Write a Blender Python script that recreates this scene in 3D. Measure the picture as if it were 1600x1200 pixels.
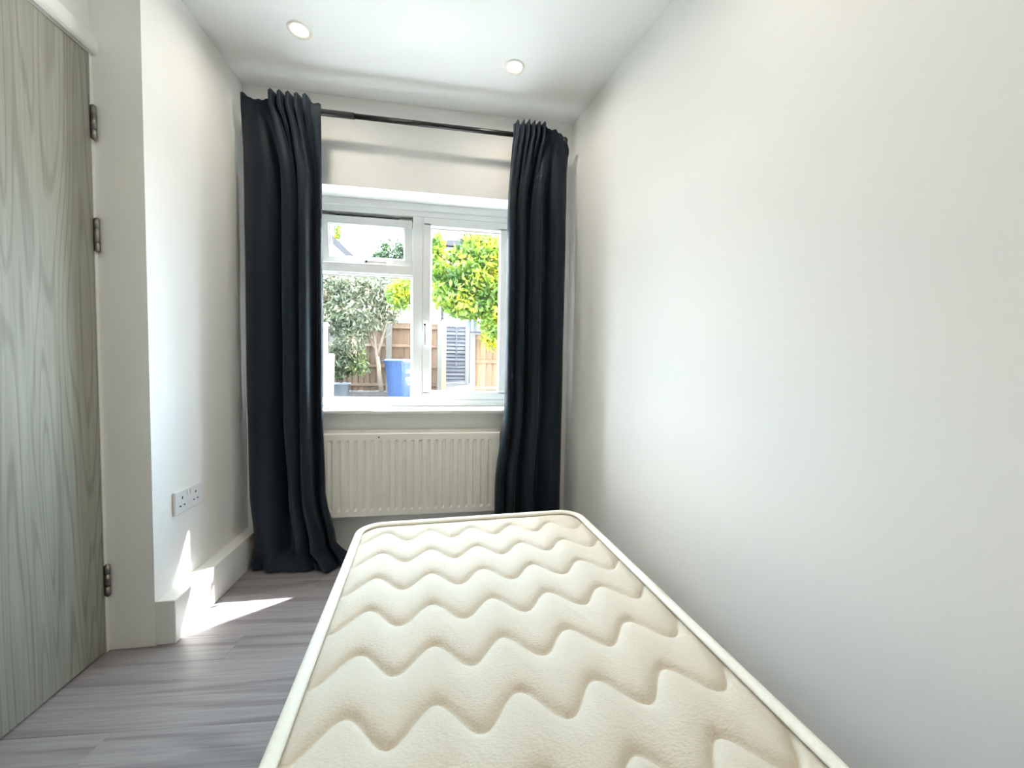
import bpy, bmesh, math, random
import numpy as np
from mathutils import Vector, Matrix

random.seed(4)
rng = np.random.default_rng(4)
S = bpy.context.scene
C = S.collection
for o in list(bpy.data.objects):
    bpy.data.objects.remove(o)

# ------------------------------------------------------------------ camera
F_PX, CAM_H = 607.57, 1.0024
yaw, pitch, roll = (math.radians(a) for a in (9.4286, 2.5522, 0.9772))
fwd = Vector((math.sin(yaw)*math.cos(pitch), math.cos(yaw)*math.cos(pitch), -math.sin(pitch)))
rgt = Vector((math.cos(yaw), -math.sin(yaw), 0))
upv = rgt.cross(fwd)
R2 = rgt*math.cos(roll) + upv*math.sin(roll)
U2 = -rgt*math.sin(roll) + upv*math.cos(roll)
cam_d = bpy.data.cameras.new('camera')
cam_d.sensor_fit = 'HORIZONTAL'
cam_d.sensor_width = 36.0
cam_d.lens = F_PX/1600*36.0
cam_d.clip_start = 0.02
cam_d.clip_end = 300
cam = bpy.data.objects.new('camera', cam_d)
C.objects.link(cam)
m = Matrix.Identity(4)
for i in range(3):
    m[i][0], m[i][1], m[i][2] = R2[i], U2[i], -fwd[i]
m[2][3] = CAM_H
cam.matrix_world = m
S.camera = cam

# ------------------------------------------------------------------ light
SKY_STRENGTH = 24.0
SUN_STRENGTH = 32.0
LAMP_WATTS = 1.6
EXPOSURE = 0.42
S.view_settings.view_transform = 'Standard'
S.view_settings.look = 'None'
S.view_settings.gamma = 1.0
S.view_settings.exposure = EXPOSURE
S.view_settings.use_curve_mapping = False

world = bpy.data.worlds.new('sky')
S.world = world
world.use_nodes = True
wn, wl = world.node_tree.nodes, world.node_tree.links
wn.clear()
w_out = wn.new('ShaderNodeOutputWorld')
w_bg = wn.new('ShaderNodeBackground')
w_tc = wn.new('ShaderNodeTexCoord')
w_map = wn.new('ShaderNodeMapping')
w_map.inputs['Scale'].default_value = (2.2, 2.2, 6.5)
w_no = wn.new('ShaderNodeTexNoise')
w_no.inputs['Scale'].default_value = 1.3
w_no.inputs['Detail'].default_value = 5
w_cr = wn.new('ShaderNodeValToRGB')
w_cr.color_ramp.elements[0].position = 0.40
w_cr.color_ramp.elements[0].color = (0.30, 0.62, 0.86, 1)
w_cr.color_ramp.elements[1].position = 0.54
w_cr.color_ramp.elements[1].color = (0.955, 0.98, 1.0, 1)
w_bg.inputs['Strength'].default_value = SKY_STRENGTH
wl.new(w_tc.outputs['Generated'], w_map.inputs['Vector'])
wl.new(w_map.outputs['Vector'], w_no.inputs['Vector'])
wl.new(w_no.outputs['Fac'], w_cr.inputs['Fac'])
wl.new(w_cr.outputs['Color'], w_bg.inputs['Color'])
wl.new(w_bg.outputs['Background'], w_out.inputs['Surface'])

sun_dir = Vector((-1.48, -1.0, -2.08)).normalized()
sun_d = bpy.data.lights.new('sun', 'SUN')
sun_d.energy = SUN_STRENGTH
sun_d.angle = math.radians(0.6)
sun_d.color = (1.0, 0.975, 0.94)
sun = bpy.data.objects.new('sun', sun_d)
C.objects.link(sun)
sun.location = (12, 12, 20)
sun.rotation_euler = sun_dir.to_track_quat('-Z', 'Y').to_euler()

cy = S.cycles
cy.use_denoising = True
cy.max_bounces = 8
cy.diffuse_bounces = 5
cy.adaptive_threshold = 0.08
cy.transparent_max_bounces = 24
cy.sample_clamp_indirect = 6.0
cy.caustics_reflective = False
cy.caustics_refractive = False

# ------------------------------------------------------------------ helpers
def lin(c):
    return tuple((v/255/12.92) if v/255 <= 0.04045 else ((v/255+0.055)/1.055)**2.4 for v in c)

def at(px, py, Y):
    """world point at depth y = Y behind picture point px, py (1600 x 1200)"""
    d = fwd + R2*((px-800)/F_PX) - U2*((py-600)/F_PX)
    t = Y/d.y
    return Vector((d.x*t, Y, CAM_H + d.z*t))

class MB:
    """collects shapes, builds ONE mesh object"""
    def __init__(self):
        self.v, self.f, self.sm, self.mi = [], [], [], []
    def add(self, vs, fs, smooth=False, mi=0):
        b = len(self.v)
        self.v += [tuple(p) for p in vs]
        self.f += [tuple(b+i for i in q) for q in fs]
        self.sm += [smooth]*len(fs)
        self.mi += [mi]*len(fs)
        return self
    def bm(self, bm, smooth=False, mi=0):
        bm.verts.index_update()
        vs = [v.co[:] for v in bm.verts]
        fs = [[v.index for v in f.verts] for f in bm.faces]
        self.add(vs, fs, smooth, mi)
        bm.free()
        return self
    def box(self, x0, x1, y0, y1, z0, z1, bev=0.0, seg=2, mi=0, mat=None):
        bm = bmesh.new()
        bmesh.ops.create_cube(bm, size=1.0)
        for v in bm.verts:
            v.co = Vector(((x0+x1)/2+v.co.x*(x1-x0), (y0+y1)/2+v.co.y*(y1-y0), (z0+z1)/2+v.co.z*(z1-z0)))
        if bev > 0:
            bmesh.ops.bevel(bm, geom=list(bm.edges), offset=bev, segments=seg, profile=0.5, affect='EDGES')
        if mat is not None:
            bm.transform(mat)
        return self.bm(bm, False, mi)
    def tube(self, pts, rad, n=10, caps=True, smooth=True, mi=0):
        pts = [Vector(p) for p in pts]
        if not isinstance(rad, (list, tuple)):
            rad = [rad]*len(pts)
        t0 = (pts[1]-pts[0]).normalized()
        a = Vector((0, 0, 1)) if abs(t0.z) < 0.9 else Vector((1, 0, 0))
        u = t0.cross(a).normalized()
        vs, fs = [], []
        for i, p in enumerate(pts):
            if i == 0: t = pts[1]-pts[0]
            elif i == len(pts)-1: t = pts[-1]-pts[-2]
            else: t = pts[i+1]-pts[i-1]
            t.normalize()
            u = (u - t*u.dot(t)).normalized()
            w = t.cross(u)
            for k in range(n):
                an = 2*math.pi*k/n
                vs.append(p + (u*math.cos(an)+w*math.sin(an))*rad[i])
        for i in range(len(pts)-1):
            for k in range(n):
                a0, a1 = i*n+k, i*n+(k+1) % n
                fs.append((a0, a1, a1+n, a0+n))
        self.add(vs, fs, smooth, mi)
        if caps:
            b = len(self.v)-len(vs)
            self.f += [tuple(b+k for k in reversed(range(n))), tuple(b+(len(pts)-1)*n+k for k in range(n))]
            self.sm += [False]*2; self.mi += [mi]*2
        return self
    def lathe(self, prof, n=24, center=(0, 0, 0), smooth=True, mi=0, closed=False):
        vs, fs = [], []
        for (r, z) in prof:
            for k in range(n):
                an = 2*math.pi*k/n
                vs.append((center[0]+r*math.cos(an), center[1]+r*math.sin(an), center[2]+z))
        m_ = len(prof)
        for i in range(m_ if closed else m_-1):
            j = (i+1) % m_
            for k in range(n):
                fs.append((i*n+k, i*n+(k+1) % n, j*n+(k+1) % n, j*n+k))
        self.add(vs, fs, smooth, mi)
        return self
    def prism(self, poly, axis, a0, a1, mi=0):
        """poly: 2-D outline; axis: the axis it is pushed along"""
        n = len(poly)
        def P(p, a):
            return {'x': (a, p[0], p[1]), 'y': (p[0], a, p[1]), 'z': (p[0], p[1], a)}[axis]
        vs = [P(p, a0) for p in poly]+[P(p, a1) for p in poly]
        fs = [tuple(range(n)), tuple(range(2*n-1, n-1, -1))]
        fs += [(i, i+n, (i+1) % n+n, (i+1) % n) for i in range(n)]
        bm = bmesh.new()
        bv = [bm.verts.new(v) for v in vs]
        for f in fs: bm.faces.new([bv[i] for i in f])
        bmesh.ops.recalc_face_normals(bm, faces=bm.faces)
        return self.bm(bm, False, mi)
    def build(self, name, mats, parent=None, origin=None, smooth_angle=None):
        me = bpy.data.meshes.new(name)
        off = Vector((0, 0, 0))
        if origin is not None: off = Vector(origin)
        elif parent is not None and parent.get('_world', 0): off = parent_loc(parent)
        vs = [(x-off.x, y-off.y, z-off.z) for x, y, z in self.v]
        me.from_pydata(vs, [], self.f)
        me.polygons.foreach_set('use_smooth', self.sm)
        if not isinstance(mats, (list, tuple)): mats = [mats]
        for m_ in mats: me.materials.append(m_)
        me.polygons.foreach_set('material_index', self.mi)
        me.update()
        o = bpy.data.objects.new(name, me)
        C.objects.link(o)
        if parent is not None: o.parent = parent
        elif origin is not None: o.location = off
        return o

def parent_loc(o):
    v = Vector((0, 0, 0))
    while o is not None:
        v += o.location
        o = o.parent
    return v

def tag(o, label=None, cat=None, group=None, kind=None):
    if label: o['label'] = label
    if cat: o['category'] = cat
    if group: o['group'] = group
    if kind: o['kind'] = kind
    return o

ROOTS = []
def thing(name, loc, label=None, cat=None, group=None, kind=None):
    o = bpy.data.objects.new(name, None)
    o.empty_display_size = 0.05
    C.objects.link(o)
    o.location = loc
    ROOTS.append(o)
    return tag(o, label, cat, group, kind)

def part(mb, name, mat, parent):
    """part from world-space shapes: stored relative to the thing it belongs to"""
    off = parent_loc(parent)
    mb.v = [(x-off.x, y-off.y, z-off.z) for x, y, z in mb.v]
    return mb.build(name, mat, parent)

def box_obj(name, mat, x0, x1, y0, y1, z0, z1, bev=0.0):
    return MB().box(x0, x1, y0, y1, z0, z1, bev).build(name, mat)

def copy_tree(o, parent=None):
    c = o.copy()
    C.objects.link(c)
    c.parent = parent
    for ch in list(o.children):
        copy_tree(ch, c)
    return c

# ------------------------------------------------------------------ materials
def mat_base(name):
    m_ = bpy.data.materials.new(name)
    m_.use_nodes = True
    nt = m_.node_tree
    return m_, nt.nodes, nt.links, nt.nodes['Principled BSDF']

def paint(name, col, rough=0.6, var=0.03, vscale=3.0, bump=0.0, bscale=200.0, metallic=0.0, sheen=0.0, coat=0.0, spec=None, detail=2):
    m_, n, l, b = mat_base(name)
    c = lin(col)
    tc = n.new('ShaderNodeTexCoord')
    if var > 0:
        no = n.new('ShaderNodeTexNoise'); no.inputs['Scale'].default_value = vscale; no.inputs['Detail'].default_value = detail
        l.new(tc.outputs['Object'], no.inputs['Vector'])
        cr = n.new('ShaderNodeValToRGB')
        cr.color_ramp.elements[0].position = 0.3; cr.color_ramp.elements[1].position = 0.7
        cr.color_ramp.elements[0].color = tuple(v*(1-var) for v in c)+(1,)
        cr.color_ramp.elements[1].color = tuple(min(1, v*(1+var)) for v in c)+(1,)
        l.new(no.outputs['Fac'], cr.inputs['Fac'])
        l.new(cr.outputs['Color'], b.inputs['Base Color'])
    else:
        b.inputs['Base Color'].default_value = c+(1,)
    b.inputs['Roughness'].default_value = rough
    b.inputs['Metallic'].default_value = metallic
    if sheen: b.inputs['Sheen Weight'].default_value = sheen
    if coat: b.inputs['Coat Weight'].default_value = coat
    if spec is not None: b.inputs['Specular IOR Level'].default_value = spec
    if bump > 0:
        nb = n.new('ShaderNodeTexNoise'); nb.inputs['Scale'].default_value = bscale; nb.inputs['Detail'].default_value = 3
        l.new(tc.outputs['Object'], nb.inputs['Vector'])
        bp = n.new('ShaderNodeBump'); bp.inputs['Strength'].default_value = bump; bp.inputs['Distance'].default_value = 0.002
        l.new(nb.outputs['Fac'], bp.inputs['Height']); l.new(bp.outputs['Normal'], b.inputs['Normal'])
    return m_

def wood(name, light, dark, along, stretch=(10.0, 0.9), rings=11.0, rough=0.45, fine=0.35, per_object=True, bump=0.15, warm=None, line=0.45, pvar=0.08, lo=0.1):
    """grain as contour lines of a stretched noise; along = axis of the grain (object space)"""
    m_, n, l, b = mat_base(name)
    tc = n.new('ShaderNodeTexCoord'); mp = n.new('ShaderNodeMapping')
    sc = [stretch[0]]*3; sc['xyz'.index(along)] = stretch[1]
    mp.inputs['Scale'].default_value = sc
    l.new(tc.outputs['Object'], mp.inputs['Vector'])
    no = n.new('ShaderNodeTexNoise'); no.noise_dimensions = '4D'
    no.inputs['Scale'].default_value = 1.0; no.inputs['Detail'].default_value = 1.5; no.inputs['Roughness'].default_value = 0.35
    no.inputs['Distortion'].default_value = 0.25
    l.new(mp.outputs['Vector'], no.inputs['Vector'])
    fi = n.new('ShaderNodeTexNoise'); fi.noise_dimensions = '4D'
    fi.inputs['Scale'].default_value = 1.0; fi.inputs['Detail'].default_value = 6; fi.inputs['Roughness'].default_value = 0.7
    mp2 = n.new('ShaderNodeMapping')
    sc2 = [stretch[0]*9]*3; sc2['xyz'.index(along)] = stretch[1]*3.5
    mp2.inputs['Scale'].default_value = sc2
    l.new(tc.outputs['Object'], mp2.inputs['Vector']); l.new(mp2.outputs['Vector'], fi.inputs['Vector'])
    if per_object:
        oi = n.new('ShaderNodeObjectInfo'); mu = n.new('ShaderNodeMath'); mu.operation = 'MULTIPLY'; mu.inputs[1].default_value = 40
        l.new(oi.outputs['Random'], mu.inputs[0]); l.new(mu.outputs[0], no.inputs['W']); l.new(mu.outputs[0], fi.inputs['W'])
    mul = n.new('ShaderNodeMath'); mul.operation = 'MULTIPLY'; mul.inputs[1].default_value = rings*6.28
    l.new(no.outputs['Fac'], mul.inputs[0])
    si = n.new('ShaderNodeMath'); si.operation = 'SINE'; l.new(mul.outputs[0], si.inputs[0])
    mr = n.new('ShaderNodeMapRange'); mr.inputs['From Min'].default_value = lo; mr.inputs['From Max'].default_value = 1.0
    mr.inputs['To Min'].default_value = 0; mr.inputs['To Max'].default_value = line
    l.new(si.outputs[0], mr.inputs['Value'])
    mf = n.new('ShaderNodeMath'); mf.operation = 'MULTIPLY_ADD'; mf.inputs[1].default_value = fine
    l.new(fi.outputs['Fac'], mf.inputs[0]); l.new(mr.outputs['Result'], mf.inputs[2])
    cr = n.new('ShaderNodeValToRGB')
    cr.color_ramp.elements[0].position = 0.05; cr.color_ramp.elements[1].position = 0.75
    cr.color_ramp.elements[0].color = lin(light)+(1,); cr.color_ramp.elements[1].color = lin(dark)+(1,)
    l.new(mf.outputs[0], cr.inputs['Fac'])
    hs = n.new('ShaderNodeHueSaturation')
    l.new(cr.outputs['Color'], hs.inputs['Color'])
    if per_object:
        mv = n.new('ShaderNodeMapRange'); mv.inputs['To Min'].default_value = 1-pvar; mv.inputs['To Max'].default_value = 1+pvar
        l.new(oi.outputs['Random'], mv.inputs['Value']); l.new(mv.outputs['Result'], hs.inputs['Value'])
    l.new(hs.outputs['Color'], b.inputs['Base Color'])
    b.inputs['Roughness'].default_value = rough
    if bump > 0:
        bp = n.new('ShaderNodeBump'); bp.inputs['Strength'].default_value = bump; bp.inputs['Distance'].default_value = 0.002
        l.new(mf.outputs[0], bp.inputs['Height']); l.new(bp.outputs['Normal'], b.inputs['Normal'])
    return m_

def leaf_mat(name, ca, cb, cc, scale=2.5, trans=0.4, pos=(0.36, 0.5, 0.64)):
    m_, n, l, b = mat_base(name)
    tc = n.new('ShaderNodeTexCoord')
    no = n.new('ShaderNodeTexNoise'); no.inputs['Scale'].default_value = scale; no.inputs['Detail'].default_value = 5; no.inputs['Roughness'].default_value = 0.7
    l.new(tc.outputs['Object'], no.inputs['Vector'])
    cr = n.new('ShaderNodeValToRGB')
    cr.color_ramp.elements[0].position = pos[0]; cr.color_ramp.elements[0].color = lin(ca)+(1,)
    cr.color_ramp.elements[1].position = pos[2]; cr.color_ramp.elements[1].color = lin(cc)+(1,)
    e = cr.color_ramp.elements.new(pos[1]); e.color = lin(cb)+(1,)
    l.new(no.outputs['Fac'], cr.inputs['Fac'])
    l.new(cr.outputs['Color'], b.inputs['Base Color'])
    b.inputs['Roughness'].default_value = 0.5
    tr = n.new('ShaderNodeBsdfTranslucent')
    l.new(cr.outputs['Color'], tr.inputs['Color'])
    mx = n.new('ShaderNodeMixShader'); mx.inputs['Fac'].default_value = trans
    l.new(b.outputs['BSDF'], mx.inputs[1]); l.new(tr.outputs['BSDF'], mx.inputs[2])
    l.new(mx.outputs['Shader'], n['Material Output'].inputs['Surface'])
    return m_

def glass_mat():
    m_, n, l, b = mat_base('window_glass')
    n.remove(b)
    tr = n.new('ShaderNodeBsdfTransparent'); tr.inputs['Color'].default_value = (0.975, 0.975, 0.975, 1)
    gl = n.new('ShaderNodeBsdfGlossy'); gl.inputs['Roughness'].default_value = 0.02
    mx = n.new('ShaderNodeMixShader'); mx.inputs['Fac'].default_value = 0.05
    l.new(tr.outputs[0], mx.inputs[1]); l.new(gl.outputs[0], mx.inputs[2])
    l.new(mx.outputs[0], n['Material Output'].inputs['Surface'])
    return m_

def emit_mat(name, col, strength):
    m_, n, l, b = mat_base(name)
    b.inputs['Base Color'].default_value = (0.9, 0.9, 0.88, 1)
    b.inputs['Emission Color'].default_value = tuple(col)+(1,)
    b.inputs['Emission Strength'].default_value = strength
    return m_

def brick_mat(name):
    m_, n, l, b = mat_base(name)
    tc = n.new('ShaderNodeTexCoord'); mp = n.new('ShaderNodeMapping')
    mp.inputs['Rotation'].default_value = (math.radians(90), 0, 0)
    br = n.new('ShaderNodeTexBrick')
    br.inputs['Color1'].default_value = lin((120, 70, 60))+(1,); br.inputs['Color2'].default_value = lin((95, 60, 55))+(1,)
    br.inputs['Mortar'].default_value = lin((150, 145, 140))+(1,)
    br.inputs['Scale'].default_value = 4.0
    l.new(tc.outputs['Object'], mp.inputs['Vector']); l.new(mp.outputs['Vector'], br.inputs['Vector'])
    l.new(br.outputs['Color'], b.inputs['Base Color'])
    b.inputs['Roughness'].default_value = 0.9
    return m_

def mattress_mat():
    m_, n, l, b = mat_base('mattress_knit')
    tc = n.new('ShaderNodeTexCoord')
    b.inputs['Base Color'].default_value = lin((213, 202, 184))+(1,)
    b.inputs['Roughness'].default_value = 0.85
    b.inputs['Sheen Weight'].default_value = 0.15
    vo = n.new('ShaderNodeTexVoronoi'); vo.inputs['Scale'].default_value = 190; vo.feature = 'F1'
    mp = n.new('ShaderNodeMapping'); mp.inputs['Scale'].default_value = (0.75, 1.25, 1)
    no = n.new('ShaderNodeTexNoise'); no.inputs['Scale'].default_value = 70; no.inputs['Detail'].default_value = 3
    l.new(tc.outputs['Object'], mp.inputs['Vector']); l.new(mp.outputs['Vector'], vo.inputs['Vector']); l.new(tc.outputs['Object'], no.inputs['Vector'])
    ad = n.new('ShaderNodeMath'); ad.operation = 'MULTIPLY_ADD'; ad.inputs[1].default_value = 0.7
    l.new(no.outputs['Fac'], ad.inputs[0]); l.new(vo.outputs['Distance'], ad.inputs[2])
    bp = n.new('ShaderNodeBump'); bp.inputs['Strength'].default_value = 0.45; bp.inputs['Distance'].default_value = 0.0016
    l.new(ad.outputs[0], bp.inputs['Height']); l.new(bp.outputs['Normal'], b.inputs['Normal'])
    return m_

M = {}
M['wall'] = paint('wall_paint', (247, 247, 245), 0.7, 0.012, 1.2, detail=0)
M['ceiling'] = paint('ceiling_paint', (246, 248, 248), 0.8, 0.01, 1.0, detail=0)
M['gloss'] = paint('white_gloss_paint', (238, 239, 236), 0.3, 0.01, 4.0)
M['upvc'] = paint('white_upvc', (240, 243, 243), 0.28, 0.008, 6.0)
M['gasket'] = paint('black_gasket', (28, 28, 30), 0.6, 0.05)
M['glass'] = glass_mat()
M['door'] = wood('grey_oak_laminate', (176, 175, 162), (116, 116, 106), 'z', (10.0, 0.55), 19.0, 0.55, 0.80, False, 0.10, line=0.19, lo=0.40)
M['plank'] = wood('grey_wood_plank', (172, 167, 168), (112, 107, 110), 'x', (13.0, 0.9), 4.0, 0.38, 0.85, True, 0.1, line=0.22)
M['subfloor'] = paint('subfloor', (60, 55, 52), 0.9)
M['steel'] = paint('brushed_steel', (150, 148, 142), 0.32, 0.05, 60, metallic=1.0)
M['curtain'] = paint('charcoal_curtain', (12, 27, 38), 0.6, 0.06, 6.0, 0.12, 900, sheen=0.05, spec=0.2)
M['rod'] = paint('black_rod', (14, 15, 18), 0.35, 0.03)
M['radiator'] = paint('radiator_enamel', (240, 238, 230), 0.35, 0.012, 5.0)
M['socket'] = paint('socket_plastic', (236, 238, 240), 0.3, 0.0)
M['slot'] = paint('socket_slot', (20, 20, 22), 0.6, 0.0)
M['mattress'] = mattress_mat()
M['piping'] = paint('mattress_tape', (246, 242, 229), 0.8, 0.03, 120, 0.3, 700)
M['divan'] = paint('divan_fabric', (190, 186, 178), 0.9, 0.04, 60, 0.3, 600)
M['castor'] = paint('black_plastic', (20, 20, 20), 0.5, 0.0)
M['lamp_ring'] = paint('lamp_ring', (226, 222, 214), 0.35, 0.0)
M['lamp_glow'] = emit_mat('lamp_glow', (1.0, 0.86, 0.62), 2.2)
M['ground'] = paint('garden_soil', (46, 42, 39), 0.95, 0.35, 5.0, 0.6, 25)
M['fence'] = wood('fence_board', (95, 74, 54), (65, 45, 32), 'z', (8.0, 0.8), 4.0, 0.8, 0.5, True, 0.2, line=0.3, pvar=0.28)
M['fence_sunlit'] = wood('sunlit_fence_board', (106, 83, 58), (78, 55, 37), 'z', (8.0, 0.8), 4.0, 0.8, 0.5, True, 0.2, line=0.3, pvar=0.28)  # paler copy of the fence wood, sunlit look put into the colour
M['post'] = paint('fence_post_concrete', (89, 86, 80), 0.9, 0.08, 12)
M['grey_slat'] = wood('weathered_slat', (78, 78, 83), (46, 46, 52), 'x', (14.0, 1.0), 3.0, 0.85, 0.6, True, 0.2, pvar=0.3)
M['bin'] = paint('blue_bin_plastic', (25, 49, 84), 0.45, 0.05, 5)
M['bin_lid'] = paint('blue_bin_lid', (40, 65, 95), 0.4, 0.05, 5)
M['white_print'] = paint('white_print', (190, 192, 194), 0.6, 0.0)
M['tyre'] = paint('bin_tyre', (25, 25, 27), 0.8, 0.0)
M['pot'] = paint('pale_pot', (101, 105, 110), 0.7, 0.06, 30)
M['soil'] = paint('potting_soil', (60, 48, 40), 0.95, 0.2, 30)
M['bark'] = paint('bark', (81, 70, 60), 0.9, 0.2, 14, 0.6, 60)
M['timber'] = paint('pale_timber', (116, 101, 74), 0.7, 0.06, 14)
M['render'] = paint('white_render', (152, 153, 152), 0.9, 0.03, 3)
M['roof'] = paint('roof_tile', (40, 39, 43), 0.9, 0.12, 6)
M['bargeboard'] = paint('dark_bargeboard', (34, 32, 36), 0.8, 0.08, 6)
M['brick'] = brick_mat('house_brick')
M['dark_pane'] = paint('far_window_pane', (46, 58, 66), 0.15, 0.1, 2)
M['leaf_olive'] = leaf_mat('grey_green_leaf', (52, 62, 46), (88, 96, 74), (134, 124, 102), 2.6, 0.35)
M['leaf_lime'] = leaf_mat('yellow_green_leaf', (46, 76, 24), (92, 116, 32), (150, 142, 28), 2.0, 0.5, (0.38, 0.51, 0.64))
M['leaf_dark'] = leaf_mat('dark_green_leaf', (28, 45, 26), (41, 61, 32), (61, 78, 43), 2.0, 0.35)
M['leaf_pot'] = leaf_mat('pot_plant_leaf', (41, 57, 32), (66, 81, 47), (113, 118, 72), 6.0, 0.35)

# ================================================================== the setting
D = 2.158          # window wall
XL = -1.0035       # left wall
YN = 1.510         # face of the return beside the door
XD = -1.144        # door face
ZC = 2.360         # ceiling
XR = 0.676         # right wall where it meets the window wall
RA = math.tan(math.radians(9.5))
YB = -1.45         # rear wall
def xr(y): return XR + (D-y)*RA

# floor: planks on a subfloor
fl = box_obj('floor', M['subfloor'], -1.35, 1.75, YB-0.1, D+0.30, -0.10, -0.012)
tag(fl, 'grey wood plank floor with long boards running across the room', 'floor', kind='structure')
pw, plen, pang = 0.1260, 1.22, math.radians(-3.6)
pm = MB().box(-plen/2+0.0001, plen/2-0.0001, -pw/2+0.0001, pw/2-0.0001, -0.011, 0.0, 0.0004, 1)
first = None
ca, sa = math.cos(pang), math.sin(pang)
for r in range(-16, 22):
    for k in range(-2, 4):
        lx = (k + (r*0.37) % 1.0)*plen - 0.3
        ly = r*pw + 0.036
        x, y = lx*ca - ly*sa, lx*sa + ly*ca
        if not (-1.35-plen/2 < x < xr(y)+plen/2 and YB-0.06 < y < D+0.07): continue
        if first is None:
            first = pm.build('plank', M['plank'], fl); o = first
        else:
            o = first.copy(); C.objects.link(o)
        o.location = (x, y, 0); o.rotation_euler = (0, 0, pang)

# ceiling
ce = box_obj('ceiling', M['ceiling'], -1.35, 1.75, YB-0.1, D+0.30, ZC, ZC+0.12)
tag(ce, 'smooth white painted ceiling', 'ceiling', kind='structure')

# window wall with its opening
WX0, WX1, WZ0, WZ1 = -0.765, 0.405, 0.742, 1.917
YO = D+0.30
wb = MB()
wb.box(-1.35, WX0, D, YO, -0.0119, ZC).box(WX1, 1.2, D, YO, -0.0119, ZC)
wb.box(WX0, WX1, D, YO, -0.0119, WZ0).box(WX0, WX1, D, YO, WZ1, ZC)
tag(wb.build('wall_back', M['wall']), 'white window wall with a deep reveal behind the radiator', 'wall', kind='structure')
tag(box_obj('wall_left', M['wall'], -1.35, XL, YN+0.10, D, -0.0119, ZC), 'white wall with the socket between door and curtain', 'wall', kind='structure')
tag(box_obj('wall_return', M['wall'], -1.35, XL, YN, YN+0.0999, -0.0119, ZC, 0.0), 'narrow shaded return wall beside the door hinges', 'wall', kind='structure')
# wall holding the door
DW0, DW1, DZ = YN-0.012-0.765, YN-0.012, 1.981
dwb = MB()
dwb.box(-1.35, XD-0.006, YB, DW0-0.035, -0.0119, ZC).box(-1.35, XD-0.006, DW0-0.035, YN, DZ+0.03, ZC).box(-1.35, -1.25, DW0-0.035, YN, -0.0119, DZ+0.03)
tag(dwb.build('wall_door', M['wall']), 'white wall above and beside the grey door', 'wall', kind='structure')
rw = MB()
rw.prism([(xr(D), D), (xr(YB), YB), (xr(YB)+0.15, YB), (xr(D)+0.15, D)], 'z', -0.0119, ZC)
tag(rw.build('wall_right', M['wall']), 'long plain white wall to the right of the mattress', 'wall', kind='structure')
tag(box_obj('wall_rear', M['wall'], -1.35, 1.75, YB-0.12, YB, -0.0119, ZC), 'plain white wall behind the viewer', 'wall', kind='structure')

# skirting
tag(box_obj('baseboard_left', M['gloss'], XL, XL+0.0617, YN+0.001, D, 0.0, 0.158, 0.003),
    'thick white boxed skirting along the wall under the socket', 'skirting', kind='structure')

# ------------------------------------------------------------------ door
dr = thing('door_1', (XD, YN, 0), 'grey wood grain door with three steel hinges', 'door', kind='structure')
part(MB().box(XD-0.040, XD, DW0, DW1-0.0015, 0.006, DZ, 0.0015, 1), 'door_leaf', M['door'], dr)
part(MB().box(XD-0.10, XD+0.000, DW1+0.0005, YN-0.0005, 0, DZ+0.02), 'door_jamb', M['gloss'], dr)
part(MB().box(XD-0.10, XD+0.000, DW0-0.030, DW0-0.003, 0, DZ+0.02), 'door_jamb', M['gloss'], dr)
part(MB().box(XD-0.10, XD-0.001, DW0-0.003, DW1, DZ+0.003, DZ+0.028), 'head_jamb', M['gloss'], dr)
ar = MB()
prof = [(XD-0.006, DZ+0.006), (XD+0.010, DZ+0.006), (XD+0.016, DZ+0.012), (XD+0.018, DZ+0.022), (XD+0.018, DZ+0.060), (XD+0.012, DZ+0.068), (XD-0.006, DZ+0.068)]
ar.prism([(p[0], p[1]) for p in prof], 'y', DW0-0.06, YN-0.0005)
part(ar, 'architrave', M['gloss'], dr)
for zc_ in (1.768, 1.409, 0.252):
    hp = part(MB().box(XD-0.030, XD+0.0035, DW1-0.0014, DW1+0.0004, zc_-0.051, zc_+0.051), 'hinge', M['steel'], dr)
    kx, ky = XD+0.008, DW1+0.001
    for (a, b_) in ((-0.052, -0.022), (-0.0205, 0.0205), (0.022, 0.052)):
        part(MB().tube([(kx, ky, zc_+a), (kx, ky, zc_+b_)], 0.0072, 14), 'knuckle', M['steel'], hp)
    part(MB().tube([(kx, ky, zc_-0.055), (kx, ky, zc_+0.055)], 0.0045, 12), 'hinge_pin', M['steel'], hp)
hd = part(MB().tube([(XD, DW0+0.06, 1.0), (XD+0.008, DW0+0.06, 1.0)], 0.026, 24), 'door_handle', M['steel'], dr)
part(MB().tube([(XD+0.008, DW0+0.06, 1.0), (XD+0.05, DW0+0.06, 1.0), (XD+0.056, DW0+0.07, 1.0), (XD+0.056, DW0+0.18, 1.0)], 0.009, 12), 'lever', M['steel'], hd)

# ------------------------------------------------------------------ window
YW = 2.310   # inner face of the frame
win = thing('window_1', (-0.18, YW, WZ0), 'white framed window with open top light and side casement', 'window', kind='structure')
FX0, FX1, FZ0, FZ1 = -0.764, 0.404, 0.764, 1.9165
LX0, LX1, RX0, RX1 = -0.705, -0.203, -0.146, 0.345     # openings left and right of the mullion
OZ0, OZ1 = 0.803, 1.845
TZ0, TZ1 = 1.512, 1.566
def rail(name, x0, x1, z0, z1, y0=YW, y1=YW+0.068, bev=0.004, parent=None, mat='upvc'):
    return part(MB().box(x0, x1, y0, y1, z0, z1, bev, 2), name, M[mat], parent or win)
rail('frame_head', FX0, FX1, OZ1, FZ1)
rail('frame_bottom', FX0, FX1, FZ0, OZ0)
rail('frame_side', FX0, LX0, OZ0, OZ1)
rail('frame_side', RX1, FX1, OZ0, OZ1)
rail('mullion', LX1, RX0, OZ0, OZ1)
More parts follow.
